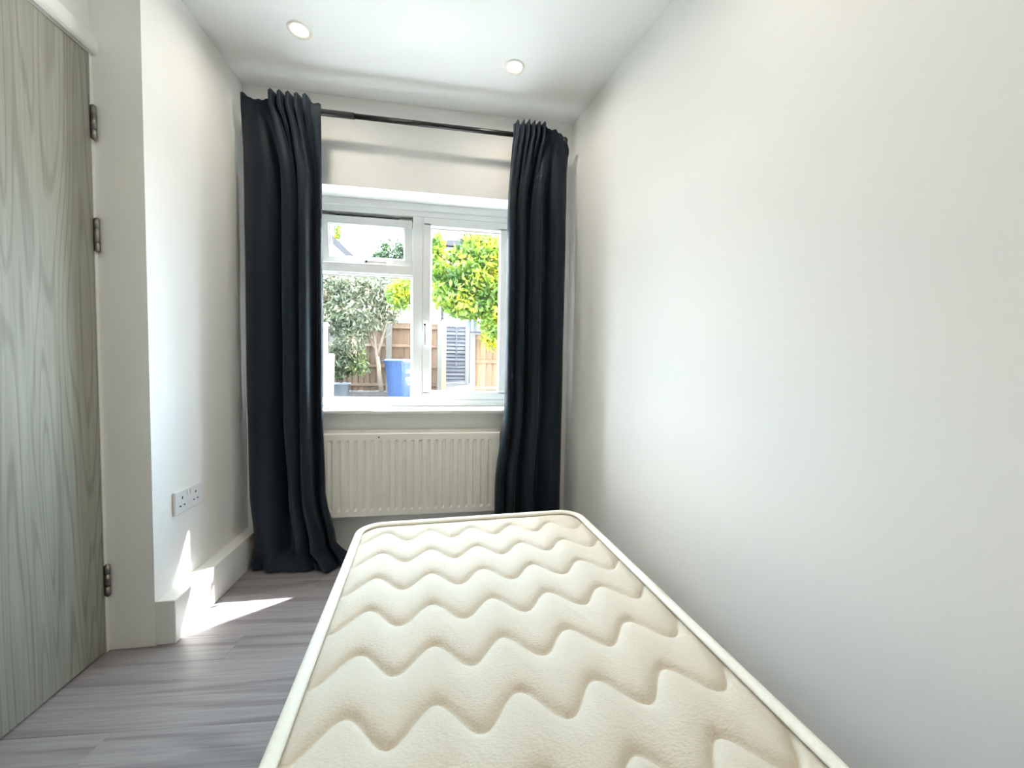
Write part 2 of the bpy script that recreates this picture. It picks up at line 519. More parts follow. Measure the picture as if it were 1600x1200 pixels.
rail('transom', LX0, LX1, TZ0, TZ1)
# stepped inner edge of the head seen under the reveal
part(MB().box(FX0, FX1, YW-0.010, YW+0.002, FZ1-0.040, FZ1, 0.003, 2), 'head_trim', M['upvc'], win)

def ring(x0, x1, z0, z1, w, y0, y1, bev=0.003):
    mb = MB()
    mb.box(x0, x1, y0, y1, z0, z0+w, bev).box(x0, x1, y0, y1, z1-w, z1, bev)
    mb.box(x0, x0+w, y0, y1, z0+w*0.7, z1-w*0.7, bev).box(x1-w, x1, y0, y1, z0+w*0.7, z1-w*0.7, bev)
    return mb
# fixed lower pane: bead, gasket, glass
part(ring(LX0-0.001, LX1+0.001, OZ0-0.001, TZ0+0.001, 0.012, YW+0.012, YW+0.030), 'glazing_bead', M['upvc'], win)
part(ring(LX0+0.008, LX1-0.008, OZ0+0.008, TZ0-0.008, 0.006, YW+0.026, YW+0.032, 0.0), 'gasket', M['gasket'], win)
part(MB().box(LX0+0.008, LX1-0.008, YW+0.033, YW+0.039, OZ0+0.008, TZ0-0.008), 'pane', M['glass'], win)
# side-hung casement
cs = part(ring(RX0+0.002, RX1-0.002, OZ0+0.002, OZ1-0.002, 0.044, YW-0.006, YW+0.055, 0.004), 'casement_sash', M['upvc'], win)
part(ring(RX0+0.040, RX1-0.036, OZ0+0.042, OZ1-0.056, 0.010, YW+0.000, YW+0.024, 0.002), 'glazing_bead', M['upvc'], cs)
part(ring(RX0+0.044, RX1-0.040, OZ0+0.044, OZ1-0.058, 0.007, YW+0.020, YW+0.028, 0.0), 'gasket', M['gasket'], cs)
part(MB().box(RX0+0.040, RX1-0.038, YW+0.029, YW+0.035, OZ0+0.042, OZ1-0.05), 'pane', M['glass'], cs)
h = MB()
hx, hz = RX0+0.016, 1.230
h.box(hx-0.011, hx+0.011, YW-0.018, YW-0.005, hz-0.035, hz+0.030, 0.004, 2)
h.box(hx-0.009, hx+0.009, YW-0.040, YW-0.016, hz-0.008, hz+0.012, 0.004, 2)
h.box(hx-0.008, hx+0.009, YW-0.046, YW-0.034, hz-0.115, hz+0.012, 0.005, 2)
hh = part(h, 'handle', M['upvc'], cs)
part(MB().tube([(hx, YW-0.047, hz+0.002), (hx, YW-0.0445, hz+0.002)], 0.006, 12), 'lock_button', M['gasket'], hh)
# top-hung light, open: pivots outwards at the foot
aw = bpy.data.objects.new('awning_sash', None); C.objects.link(aw); aw.parent = win
off = parent_loc(win)
aw_h = 0.262
PIV = Vector((0, YW+0.016, OZ1-0.022))
aw.location = PIV - off
aw.rotation_euler = (math.radians(8.0), 0, 0)
def apart(mb, name, mat, parent=None):
    return mb.build(name, mat, parent or aw)
sx0, sx1 = LX0+0.004, LX1-0.004
apart(ring(sx0, sx1, -aw_h, 0.0, 0.044, -0.012, 0.045, 0.004), 'sash_frame', M['upvc'])
apart(ring(sx0+0.040, sx1-0.040, -aw_h+0.040, -0.040, 0.010, -0.004, 0.018, 0.002), 'glazing_bead', M['upvc'])
apart(ring(sx0+0.045, sx1-0.045, -aw_h+0.045, -0.045, 0.006, 0.014, 0.021, 0.0), 'gasket', M['gasket'])
apart(MB().box(sx0+0.040, sx1-0.040, 0.022, 0.028, -aw_h+0.040, -0.040), 'pane', M['glass'])
h = MB()
cx = (sx0+sx1)/2
h.box(cx-0.030, cx+0.034, -0.026, -0.010, -aw_h+0.010, -aw_h+0.032, 0.004, 2)
h.box(cx-0.008, cx+0.012, -0.046, -0.022, -aw_h+0.012, -aw_h+0.030, 0.004, 2)
h.box(cx-0.012, cx+0.110, -0.052, -0.040, -aw_h+0.012, -aw_h+0.028, 0.005, 2)
apart(h, 'handle', M['upvc'])
apart(MB().tube([(cx, -0.054, -aw_h+0.021), (cx, -0.051, -aw_h+0.021)], 0.006, 12), 'lock_button', M['gasket'])
for sx in (sx0+0.012, sx1-0.012):   # friction stays in the gap above the sash
    part(MB().box(sx-0.010 if sx < -0.4 else sx-0.060, sx+0.060 if sx < -0.4 else sx+0.010, YW+0.030, YW+0.036, OZ1-0.016, OZ1-0.005, 0.001, 1), 'friction_stay', M['steel'], win)
part(MB().box(LX0, LX1, YW+0.058, YW+0.066, OZ1-0.045, OZ1), 'gap_shade_strip', M['gasket'], win)  # dark strip standing in for the shade in the gap above the sash
# window board
sb = MB()
prof = [(D-0.045, 0.750), (D-0.042, 0.744), (D-0.034, 0.742), (YW+0.004, 0.742), (YW+0.004, 0.764), (D-0.034, 0.764), (D-0.042, 0.762), (D-0.045, 0.757)]
sb.prism(prof, 'x', WX0+0.001, WX1-0.001)
tag(sb.build('trim_1', M['gloss']), 'white window board below the window panes', 'window sill', kind='structure')
# outer sill
so = MB().prism([(YW+0.05, 0.764), (YO+0.05, 0.735), (YO+0.05, 0.715), (YW+0.05, 0.742)], 'x', WX0+0.001, WX1-0.001)
tag(so.build('trim_2', M['upvc']), 'white sloping outer sill outside the window', 'window sill', kind='structure')

# ================================================================== things in the room
# ------------------------------------------------------------------ mattress on a low base
MZ, ML, MWd, MR = 0.382, 1.90, 0.90, 0.085
ma = math.radians(3.3045)
mu_, mv_ = Vector((-math.sin(ma), math.cos(ma), 0)), Vector((math.cos(ma), math.sin(ma), 0))
UF = 0.585                                   # far end along the mattress from y = 1
m_o = Vector((-0.2979, 1.0, 0)) + mv_*(MWd/2) + mu_*(UF-ML/2)   # centre on the floor
mat_root = thing('mattress', (m_o.x, m_o.y, 0.182), 'cream quilted single mattress with wavy stitching and taped edge', 'mattress')
mat_root.rotation_euler = (0, 0, ma)
HX, HY = MWd/2, ML/2
TOP = MZ - 0.182
def inset(x, y, r=MR):
    """signed distance to the rounded rectangle outline, positive inside"""
    qx, qy = abs(x)-(HX-r), abs(y)-(HY-r)
    return r - (math.hypot(max(qx, 0), max(qy, 0)) + min(max(qx, qy), 0))
nx, ny = 220, 440
xs = np.linspace(-HX, HX, nx+1); ys = np.linspace(-HY, HY, ny+1)
gx, gy = np.meshgrid(xs, ys)                 # rows = y
# squash the grid into the rounded rectangle
def to_round(gx, gy, r):
    x, y = gx.copy(), gy.copy()
    lim = HX - (r - np.sqrt(np.maximum(0, r*r - np.maximum(0, np.abs(gy)-(HY-r))**2)))
    return x*lim/HX, y
gx, gy = to_round(gx, gy, MR)
s_ = gx + HX
u_ = gy + UF - HY
amp, per = 0.0365, 0.1605
wave = amp*np.cos(2*np.pi*(s_-0.104)/per) - 0.016*(s_/MWd)
slope = amp*2*np.pi/per*np.sin(2*np.pi*(s_-0.104)/per)
rowsp, row0 = 0.1585, -0.325
ph = (u_ - wave - row0)/rowsp
dd = np.abs(ph - np.round(ph))*rowsp/np.sqrt(1+slope**2*0.75)
hgt = 0.0125*(1-np.exp(-(dd/0.011)**1.1)) + 0.004*np.minimum(dd/0.05, 1)
qx, qy = np.abs(gx)-(HX-MR), np.abs(gy)-(HY-MR)
ins = MR - (np.hypot(np.maximum(qx, 0), np.maximum(qy, 0)) + np.minimum(np.maximum(qx, qy), 0))
edge = np.clip(ins/0.055, 0, 1)
edge = edge*edge*(3-2*edge)
z = TOP - 0.026 + hgt*(0.12+0.88*edge) - 0.004*(1-edge)
v = np.stack([gx, gy, z], -1).reshape(-1, 3)
idx = np.arange((nx+1)*(ny+1)).reshape(ny+1, nx+1)
q = np.stack([idx[:-1, :-1], idx[:-1, 1:], idx[1:, 1:], idx[1:, :-1]], -1).reshape(-1, 4)
mb = MB(); mb.v = v.tolist(); mb.f = q.tolist(); mb.sm = [True]*len(q); mb.mi = [0]*len(q)
mb.build('quilted_top', M['mattress'], mat_root)
def outline(r, inset_=0.0, n=10):
    pts = []
    hx_, hy_ = HX-inset_, HY-inset_
    for cx_, cy_, a0 in ((hx_-r, hy_-r, 0), (-hx_+r, hy_-r, 90), (-hx_+r, -hy_+r, 180), (hx_-r, -hy_+r, 270)):
        for k in range(n+1):
            a = math.radians(a0+90*k/n)
            pts.append((cx_+r*math.cos(a), cy_+r*math.sin(a)))
    return pts
ol = outline(MR, 0.0)
sd = MB()
lev = [(0.0, -0.006), (0.012, 0.0), (0.05, 0.006), (0.10, 0.009), (0.14, 0.006), (TOP-0.035, 0.0), (TOP-0.020, -0.006)]
n_o = len(ol)
vs, fs = [], []
for zz, o_ in lev:
    for p in outline(MR, -o_):
        vs.append((p[0], p[1], zz))
for i in range(len(lev)-1):
    for k in range(n_o):
        fs.append((i*n_o+k, i*n_o+(k+1) % n_o, (i+1)*n_o+(k+1) % n_o, (i+1)*n_o+k))
sd.add(vs, fs, True)
sd.f.append(tuple(range(n_o))); sd.sm.append(False); sd.mi.append(0)
sd.build('side_panel', M['mattress'], mat_root)
def piping(zc_, name='edge_tape'):
    t = MB(); vs, fs = [], []
    prof = [(0.0145*math.cos(a), 0.0085*math.sin(a)) for a in [2*math.pi*k/10 for k in range(10)]]
    base = outline(MR-0.004, 0.004)
    for i, p in enumerate(base):
        a, b_ = base[i-1], base[(i+1) % n_o]
        tx, ty = b_[0]-a[0], b_[1]-a[1]
        L = math.hypot(tx, ty) or 1
        nx_, ny_ = ty/L, -tx/L
        for (w, hh_) in prof:
            vs.append((p[0]+nx_*w, p[1]+ny_*w, zc_+hh_))
    for i in range(n_o):
        j = (i+1) % n_o
        for k in range(10):
            fs.append((i*10+k, j*10+k, j*10+(k+1) % 10, i*10+(k+1) % 10))
    t.add(vs, fs, True)
    return t.build(name, M['piping'], mat_root)
piping(TOP-0.016)
piping(0.0085)

bb = thing('bed_base', (m_o.x, m_o.y, 0), 'low fabric bed base hidden under the mattress', 'bed base')
bb.rotation_euler = (0, 0, ma)
MB().box(-HX+0.02, HX-0.02, -HY+0.02, HY-0.02, 0.045, 0.180, 0.012).build('base_body', M['divan'], bb)
for sx in (-1, 1):
    for sy in (-1, 1):
        MB().lathe([(0.0, 0.0), (0.022, 0.0), (0.024, 0.006), (0.018, 0.044), (0.0, 0.046)], 16, (sx*(HX-0.09), sy*(HY-0.12), 0)).build('glide', M['castor'], bb)

# ------------------------------------------------------------------ radiator
RY = 2.070
ra = thing('radiator', (-0.18, D, 0.22), 'cream double panel radiator with vertical flutes under the window', 'radiator')
RXA, RXB, RZ0, RZ1 = -0.705, 0.285, 0.2135, 0.648
def panel(x0, x1, z0, z1, y, back, name, mb_only=False):
    """pressed sheet: flat rim, vertical rounded flutes between"""
    pitch_, nfl = 0.0405, int((x1-x0-0.03)/0.0405)
    cols = [x0, x0+0.004]
    offs = [0.013, 0.0]
    st = x0 + ((x1-x0)-nfl*pitch_)/2
    for k in range(nfl):
        b0 = st+k*pitch_
        for dx, oy in ((0.0020, 0.0), (0.0095, 0.0120), (0.0165, 0.0120), (0.0240, 0.0), (0.0395, 0.0)):
            cols.append(b0+dx); offs.append(oy)
    cols += [x1-0.004, x1]; offs += [0.0, 0.013]
    rows = [(z0, 0.008, 0), (z0+0.004, 0.0, 0), (z0+0.030, 0.0, 0), (z0+0.042, 0.0, 1), (z1-0.046, 0.0, 1), (z1-0.034, 0.0, 0), (z1-0.004, 0.0, 0), (z1, 0.008, 0)]
    vs, fs = [], []
    sgn = 1 if not back else -1
    for (zz, oz, flu) in rows:
        for cxx, oy in zip(cols, offs):
            edge_ = oy if (cxx in (x0, x1)) else oy*flu
            vs.append((cxx, y+sgn*max(oz, edge_), zz))
    n = len(cols)
    for i in range(len(rows)-1):
        for k in range(n-1):
            fs.append((i*n+k, i*n+k+1, (i+1)*n+k+1, (i+1)*n+k))
    mb = MB().add(vs, fs, False)
    yb = y+sgn*0.0150
    mb.box(x0+0.0005, x1-0.0005, min(y+sgn*0.0125, yb), max(y+sgn*0.0125, yb), z0+0.0005, z1-0.0005)
    return mb
part(panel(RXA, RXB, RZ0, RZ1, RY, False, ''), 'front_panel', M['radiator'], ra)
part(panel(RXA+0.006, RXB+0.007, RZ0+0.006, RZ1+0.012, D-0.022, True, ''), 'rear_panel', M['radiator'], ra)
for (z0, z1) in ((RZ0+0.008, RZ0+0.030), (RZ1-0.030, RZ1-0.010)):
    part(MB().box(RXA+0.02, RXB-0.02, RY+0.0150, D-0.0370, z0, z1, 0.003), 'header_pipe', M['radiator'], ra)
for bx_ in (RXA+0.15, RXB-0.15):
    part(MB().box(bx_-0.015, bx_+0.015, D-0.0215, D, RZ0+0.05, RZ1-0.05, 0.002), 'wall_bracket', M['radiator'], ra)
part(MB().tube([(-0.345, RY-0.0015, 0.628), (-0.345, RY+0.004, 0.628)], 0.004, 8), 'paint_chip', M['slot'], ra)

# ------------------------------------------------------------------ curtain rod
RODY, RODZ = 2.032, 2.196
rod = thing('curtain_rod', (-0.15, RODY, RODZ), 'black telescopic curtain rod running just below the ceiling', 'curtain rod')
part(MB().tube([(-0.915, RODY, RODZ), (-0.455, RODY, RODZ)], 0.0145, 20), 'outer_tube', M['rod'], rod)
part(MB().tube([(-0.46, RODY, RODZ), (0.590, RODY, RODZ)], 0.0120, 20), 'inner_tube', M['rod'], rod)
for ex, sg in ((-0.915, -1), (0.590, 1)):
    bmq = bmesh.new(); bmesh.ops.create_uvsphere(bmq, u_segments=20, v_segments=12, radius=0.017)
    bmq.transform(Matrix.Translation((ex+sg*0.006, RODY, RODZ)))
    part(MB().bm(bmq, True), 'finial', M['rod'], rod)
for bx_ in (-0.88, 0.56):
    part(MB().tube([(bx_, RODY, RODZ-0.016), (bx_, D, RODZ-0.016)], 0.007, 10).box(bx_-0.016, bx_+0.016, D-0.006, D, RODZ-0.060, RODZ+0.030, 0.003), 'bracket', M['rod'], rod)

# ------------------------------------------------------------------ curtains
def cr_interp(pts, n, sharp=0.0):
    """n samples along a Catmull-Rom curve through pts"""
    P = np.array(pts, float)
    P = np.vstack([2*P[0]-P[1], P, 2*P[-1]-P[-2]])
    m_ = len(P)-3
    t = np.linspace(0, m_-1e-9, n)
    i = t.astype(int); f = (t-i)[:, None]
    p0, p1, p2, p3 = P[i], P[i+1], P[i+2], P[i+3]
    return 0.5*((2*p1)+(-p0+p2)*f+(2*p0-5*p1+4*p2-p3)*f**2+(-p0+3*p1-3*p2+p3)*f**3)

def curtain(name, rows, header, ztop, label, n=240, zs_extra=None):
    """rows: list of (z or per-column z function, control polyline); header: sampled polyline (n,2)"""
    secs = [(zz, cr_interp(poly, n)) for zz, poly in rows]
    zlist = [r_[0] for r_ in rows]
    out_z = [2.285, 2.262, 2.235, 2.205, 2.18, 2.15, 2.12, 2.08, 2.03, 1.97, 1.90, 1.80, 1.68, 1.5, 1.3, 1.1, 0.95, 0.8, 0.7, 0.6, 0.5, 0.42, 0.35, 0.28, 0.22, 0.17, 0.13, 0.10, 0.075, 0.055, 0.04, 0.028, 0.02, 0.012]
    vs, fs = [], []
    s = np.linspace(0, 1, n)
    for zz in out_z:
        k = 0
        while k < len(zlist)-2 and zz < zlist[k+1]: k += 1
        z0, z1 = zlist[k], zlist[k+1]
        f = np.clip((z0-zz)/(z0-z1), 0, 1)
        f = f*f*(3-2*f)
        xy = secs[k][1]*(1-f)+secs[k+1][1]*f
        hb = np.clip((zz-1.86)/(2.20-1.86), 0, 1)
        hb = hb**1.2
        xy = xy*(1-hb)+header*hb
        # pinch at the tape line
        zcol = np.full(n, zz)
        if zz > 2.12:
            g = (zz-2.12)/(2.285-2.12)
            zcol = 2.12 + (ztop(s)-2.12)*g
        wob = 0.0025*np.sin(zz*9+s*31)+0.002*np.sin(zz*17+s*57)
        for j in range(n):
            vs.append((xy[j, 0], xy[j, 1]+wob[j]*(1-hb), zcol[j]))
    for i in range(len(out_z)-1):
        for j in range(n-1):
            fs.append((i*n+j, i*n+j+1, (i+1)*n+j+1, (i+1)*n+j))
    o = MB().add(vs, fs, True).build(name, M['curtain'])
    md = o.modifiers.new('cloth_thickness', 'SOLIDIFY'); md.thickness = 0.003; md.offset = 0
    return tag(o, label, 'curtain')

def header_line(n, x0, x1, yb, a, b_, npl, amp_, back):
    """pencil pleats between fractions a..b_, plain cloth outside them"""
    s = np.linspace(0, 1, n)
    x = x0+(x1-x0)*s
    ph = np.clip((s-a)/(b_-a), 0, 1)*npl
    tri = np.abs((ph % 1.0)-0.5)*2
    tri = np.clip((tri-0.62)/0.3, 0, 1)
    env = ((s > a) & (s < b_)).astype(float)
    y = yb - amp_*(1-tri)*env
    y = y + np.interp(s, [0, a*0.5, a, b_, (b_+1)/2, 1], back)
    x = x + env*0.006*np.sin(ph*2*np.pi)
    return np.stack([x, y], -1)

NC = 240
# left curtain
mid = [(-0.972, 2.115), (-0.962, 2.075), (-0.930, 2.030), (-0.885, 2.000), (-0.835, 2.000), (-0.795, 2.035), (-0.778, 2.058),
       (-0.769, 2.035), (-0.765, 1.985), (-0.745, 1.968), (-0.718, 1.978), (-0.706, 2.010), (-0.702, 2.050),
       (-0.697, 2.010), (-0.688, 1.972), (-0.668, 1.968), (-0.655, 1.985), (-0.656, 2.040), (-0.650, 2.060),
       (-0.636, 2.058), (-0.632, 2.045), (-0.622, 2.032), (-0.612, 2.036), (-0.612, 2.056)]
up = [(x+0.002, 2.02+(y-2.02)*0.8) for x, y in mid]
low = [(-0.955, 2.110), (-0.948, 2.060), (-0.915, 2.005), (-0.870, 1.980), (-0.825, 1.990), (-0.790, 2.030), (-0.772, 2.056),
       (-0.755, 2.030), (-0.742, 1.975), (-0.722, 1.955), (-0.700, 1.965), (-0.690, 2.000), (-0.686, 2.045),
       (-0.684, 2.005), (-0.680, 1.962), (-0.662, 1.955), (-0.646, 1.980), (-0.648, 2.036), (-0.642, 2.054),
       (-0.628, 2.055), (-0.622, 2.035), (-0.612, 2.026), (-0.602, 2.034), (-0.602, 2.056)]
knee = [(-0.925, 2.090), (-0.922, 2.050), (-0.900, 2.005), (-0.860, 1.985), (-0.810, 1.990), (-0.775, 2.020), (-0.745, 2.040),
        (-0.725, 2.015), (-0.705, 1.960), (-0.685, 1.935), (-0.662, 1.945), (-0.655, 1.985), (-0.650, 2.020),
        (-0.645, 1.985), (-0.638, 1.945), (-0.615, 1.935), (-0.592, 1.965), (-0.590, 2.020), (-0.582, 2.045),
        (-0.572, 2.030), (-0.566, 1.995), (-0.555, 1.985), (-0.545, 2.005), (-0.550, 2.045)]
foot = [(-0.938, 2.060), (-0.930, 2.015), (-0.900, 1.985), (-0.865, 1.992), (-0.835, 1.962), (-0.800, 1.958), (-0.755, 1.955),
        (-0.715, 1.952), (-0.680, 1.950), (-0.650, 1.948), (-0.625, 1.962), (-0.612, 1.945), (-0.600, 1.952),
        (-0.585, 1.935), (-0.565, 1.920), (-0.545, 1.928), (-0.530, 1.950), (-0.525, 1.975), (-0.518, 1.985),
        (-0.505, 1.965), (-0.490, 1.955), (-0.470, 1.965), (-0.455, 1.995), (-0.462, 2.030)]
hdr = header_line(NC, -0.950, -0.600, 2.005, 0.36, 0.88, 5, 0.036, [0.020, 0.002, 0.0, 0.0, 0.002, 0.006])
def zt_left(s):
    return np.interp(s, [0, 0.06, 0.12, 0.22, 0.355, 0.365, 0.87, 0.885, 1.0], [2.240, 2.234, 2.212, 2.204, 2.210, 2.236, 2.232, 2.220, 2.220])+0.003*np.sin(s*60)
curtain('curtain', [(2.285, up), (1.75, mid), (0.80, mid), (0.36, low), (0.11, knee), (0.012, foot)], hdr, zt_left,
        'dark charcoal curtain at the left of the window, pooling on the floor')
# right curtain
midr = [(0.302, 2.050), (0.300, 2.010), (0.306, 1.985), (0.322, 1.975), (0.336, 1.995), (0.343, 2.035),
        (0.350, 2.000), (0.358, 1.972), (0.376, 1.968), (0.388, 1.990), (0.392, 2.035),
        (0.404, 2.045), (0.420, 2.030), (0.426, 1.990), (0.440, 1.968), (0.462, 1.966), (0.474, 1.990), (0.480, 2.035),
        (0.500, 2.045), (0.530, 2.020), (0.560, 2.000), (0.590, 2.010), (0.612, 2.035), (0.622, 2.075), (0.618, 2.10)]
upr = [(x+0.006 if x < 0.45 else x, 2.02+(y-2.02)*0.8) for x, y in midr]
lowr = [(x-0.045*(0.62-x)/0.32, y-0.004) for x, y in midr]
footr = [(0.235+(i/24)*0.37, 1.975+0.035*math.sin(i*1.9)) for i in range(len(midr))]
hdr_r = header_line(NC, 0.318, 0.624, 2.005, 0.02, 0.56, 6, 0.034, [0.0, 0.0, 0.0, 0.0, 0.0, 0.04])
def zt_right(s):
    return np.interp(s, [0, 0.15, 0.16, 0.57, 0.58, 0.74, 0.76, 0.92, 1.0], [2.232, 2.234, 2.242, 2.240, 2.228, 2.228, 2.218, 2.208, 2.165])+0.003*np.sin(s*55)
curtain('curtain', [(2.285, upr), (1.75, midr), (0.80, midr), (0.36, lowr), (0.10, lowr), (0.012, footr)], hdr_r, zt_right,
        'dark charcoal curtain at the right of the window, behind the mattress')

# ------------------------------------------------------------------ double socket
sk = thing('wall_socket', (XL, 1.683, 0.468), 'white double wall socket with two switches above the skirting', 'socket')
y0, y1, z0, z1 = 1.683-0.077, 1.683+0.077, 0.468-0.044, 0.468+0.044
part(MB().box(XL+0.0004, XL+0.012, y0, y1, z0, z1, 0.004, 3), 'face_plate', M['socket'], sk)
for cy_ in (1.683-0.0395, 1.683+0.0395):
    part(MB().box(XL+0.0115, XL+0.0125, cy_-0.0025, cy_+0.0025, 0.478, 0.4875), 'pin_slot', M['slot'], sk)
    for dy in (-0.0115, 0.0115):
        part(MB().box(XL+0.0115, XL+0.0125, cy_+dy-0.0040, cy_+dy+0.0040, 0.4510, 0.4555), 'pin_slot', M['slot'], sk)
for dy in (-0.0085, 0.0085):
    part(MB().box(XL+0.010, XL+0.0165, 1.683+dy-0.0058, 1.683+dy+0.0058, 0.484, 0.504, 0.002, 2,
                  mat=None), 'rocker_switch', M['socket'], sk)

# ------------------------------------------------------------------ downlights
def downlight(x, y, label):
    t = thing('downlight', (x, y, ZC), label, 'ceiling light', 'recessed ceiling downlights')
    MB().lathe([(0.036, 0.004), (0.034, -0.001), (0.037, -0.004), (0.044, -0.004), (0.0465, -0.001), (0.0465, 0.0)], 40).build('trim_ring', M['lamp_ring'], t)
    MB().lathe([(0.0, -0.0012), (0.02, -0.0014), (0.0345, -0.0010), (0.0345, 0.0)], 32).build('lens', M['lamp_glow'], t)
    ld = bpy.data.lights.new('downlight_lamp', 'AREA')
    ld.shape = 'DISK'; ld.size = 0.066; ld.spread = math.radians(165); ld.energy = LAMP_WATTS; ld.color = (1.0, 0.89, 0.74)
    lo = bpy.data.objects.new('downlight_lamp', ld); C.objects.link(lo)
    lo.parent = t; lo.location = (0, 0, -0.003)
    return t
downlight(-0.610, 1.773, 'round warm downlight in the ceiling nearer the door')
downlight(0.286, 1.803, 'round warm downlight in the ceiling near the right curtain')
downlight(-0.55, 0.75, 'round warm downlight in the ceiling above the door side, out of frame')
downlight(0.45, 0.75, 'round warm downlight in the ceiling above the mattress, out of frame')
downlight(-0.45, -0.35, 'round warm downlight in the ceiling behind the viewer, door side')
downlight(0.65, -0.35, 'round warm downlight in the ceiling behind the viewer, long wall side')

# ================================================================== garden seen through the window
# ground: rises gently towards the fence
gp = [(YO, -0.04), (6.0, 0.0), (9.0, 0.03), (9.8, 0.08), (11.0, 0.26), (12.5, 0.42), (60.0, 0.60)]
gv, gf = [], []
xsG = [-30, -12, -7, -5, -3, -1, 1, 3, 6, 12, 30]
for (yy, zz) in gp:
    for xx in xsG: gv.append((xx, yy, zz))
nG = len(xsG)
for i in range(len(gp)-1):
    for k in range(nG-1):
        gf.append((i*nG+k, i*nG+k+1, (i+1)*nG+k+1, (i+1)*nG+k))
gm = MB().add(gv, gf, True)
tag(gm.build('garden_ground', M['ground']), 'bare brown garden ground rising towards the fence', 'ground', kind='structure')
def gz(y):
    return float(np.interp(y, [p[0] for p in gp], [p[1] for p in gp]))
tag(box_obj('bounce_slab', paint('pale_concrete', (196, 194, 188), 0.9, 0.08, 4), -6.0, 2.8, YO+0.005, 7.6, -0.2, 0.03),  # unseen pale slab added to reflect daylight up onto the ceiling
    'unseen pale concrete slab added to bounce daylight into the room', 'bounce_slab', kind='structure')
# unseen brick pier added right of the window to block part of the sun
tag(box_obj('sun_block_pier', M['brick'], 0.722, 1.10, YO, 2.655, -0.2, 4.2, 0.004), 'unseen brick pier added right of the window to block sun', 'wall', kind='structure')

# ---- left fence: feather-edge boards on rails between posts
def fence(name, label, Y, pxa, pxb, top_px, post_pxs, rails, mat, bw=0.150, post_w=0.11, posttop=0.03, ref_px=None, group=None):
    pa, pb = at(pxa, top_px, Y), at(pxb, top_px, Y)
    ztop = at(ref_px or (pxa+pxb)/2, top_px, Y).z
    z0 = gz(Y)
    t = thing(name, ((pa.x+pb.x)/2, Y, z0), label, 'fence')
    first = None
    x = pa.x
    k = 0
    while x < pb.x:
        if first is None:
            mb = MB().prism([(-bw/2-0.010, 0.002), (bw/2, -0.022), (bw/2, 0.004), (-bw/2-0.010, 0.010)], 'z', 0, ztop-z0-0.04)
            first = mb.build('board', mat, t); o = first
        else:
            o = first.copy(); C.objects.link(o)
        o.location = (x-t.location.x, 0.03, 0.03+0.008*math.sin(k*2.3))
        x += bw; k += 1
    for rz in rails:
        zz = at(ref_px or (pxa+pxb)/2, rz, Y).z
        part(MB().prism([(Y-0.030, zz-0.035), (Y+0.016, zz-0.035), (Y+0.016, zz+0.040), (Y-0.012, zz+0.040)], 'x', pa.x-bw/2, pb.x), 'rail', mat, t)
    for pp in post_pxs:
        px_ = at(pp, top_px, Y).x
        part(MB().box(px_-post_w/2, px_+post_w/2, Y-0.075, Y+0.03, z0-0.1, ztop+posttop, 0.008), 'post', M['post'], t)
    return t
fence('board_fence', 'brown upright board fence behind the blue bin, with concrete posts', 11.0, 430, 690, 503, (520, 608, 651, 688), (511, 540, 572, 601), M['fence'], 0.150, 0.15, 0.05, 620)
fence('board_fence', 'sunlit pale orange board fence under the yellow-green tree', 8.4, 744, 930, 523, (739, 838, 930), (528, 565, 606), M['fence_sunlit'], 0.14, 0.105, 0.03, 760)
# gate post at the end of the brown fence
gpst = at(694, 500, 10.6)
tag(MB().box(gpst.x-0.06, gpst.x+0.06, 10.54, 10.66, gz(10.6)-0.05, gpst.z, 0.008).build('gate_post', M['timber'], origin=(gpst.x, 10.6, gz(10.6))),
    'pale square timber post between brown fence and grey slatted fence', 'post')
# ---- grey slatted fence further back
def lap(Y, pxa, pxb, topy, boty, label, n=15, batten=None, post=None):
    a, b_ = at(pxa, topy, Y), at(pxb, topy, Y)
    zt = at((pxa+pxb)/2, topy, Y).z; zb = at((pxa+pxb)/2, boty, Y).z
    t = thing('slatted_fence', ((a.x+b_.x)/2, Y, zb), label, 'fence')
    hgt_ = (zt-zb)/n
    L = b_.x-a.x
    m0 = None
    for k in range(n):
        if m0 is None:
            m0 = MB().prism([(-0.004, 0.0), (-0.050, 0.0), (-0.004, hgt_*1.08), (0.012, hgt_*1.08)], 'x', -L/2, L/2).build('slat', M['grey_slat'], t); o = m0
        else:
            o = m0.copy(); C.objects.link(o)
        o.location = (0, 0, k*hgt_); o.rotation_euler = (0, math.radians(random.uniform(-0.6, 0.6)), 0)
    part(MB().box(a.x, b_.x, Y-0.03, Y+0.01, zt-0.01, zt+0.04, 0.004), 'cap_rail', M['grey_slat'], t)
    if batten:
        bx_ = at(batten, topy, Y).x
        part(MB().box(bx_-0.03, bx_+0.03, Y-0.045, Y-0.018, zb+0.45, zt+0.04, 0.004), 'batten', M['grey_slat'], t)
    if post:
        bx_ = at(post, topy, Y).x
        part(MB().box(bx_-0.055, bx_+0.055, Y-0.06, Y+0.05, zb-0.15, zt+0.02, 0.008), 'post', M['post'], t)
lap(12.6, 697, 731, 512, 598, 'weathered grey slatted fence panel between the two board fences', 15, 713.5, 730)
lap(13.4, 733, 765, 519, 600, 'darker weathered slatted fence set back, right of the grey post', 14)

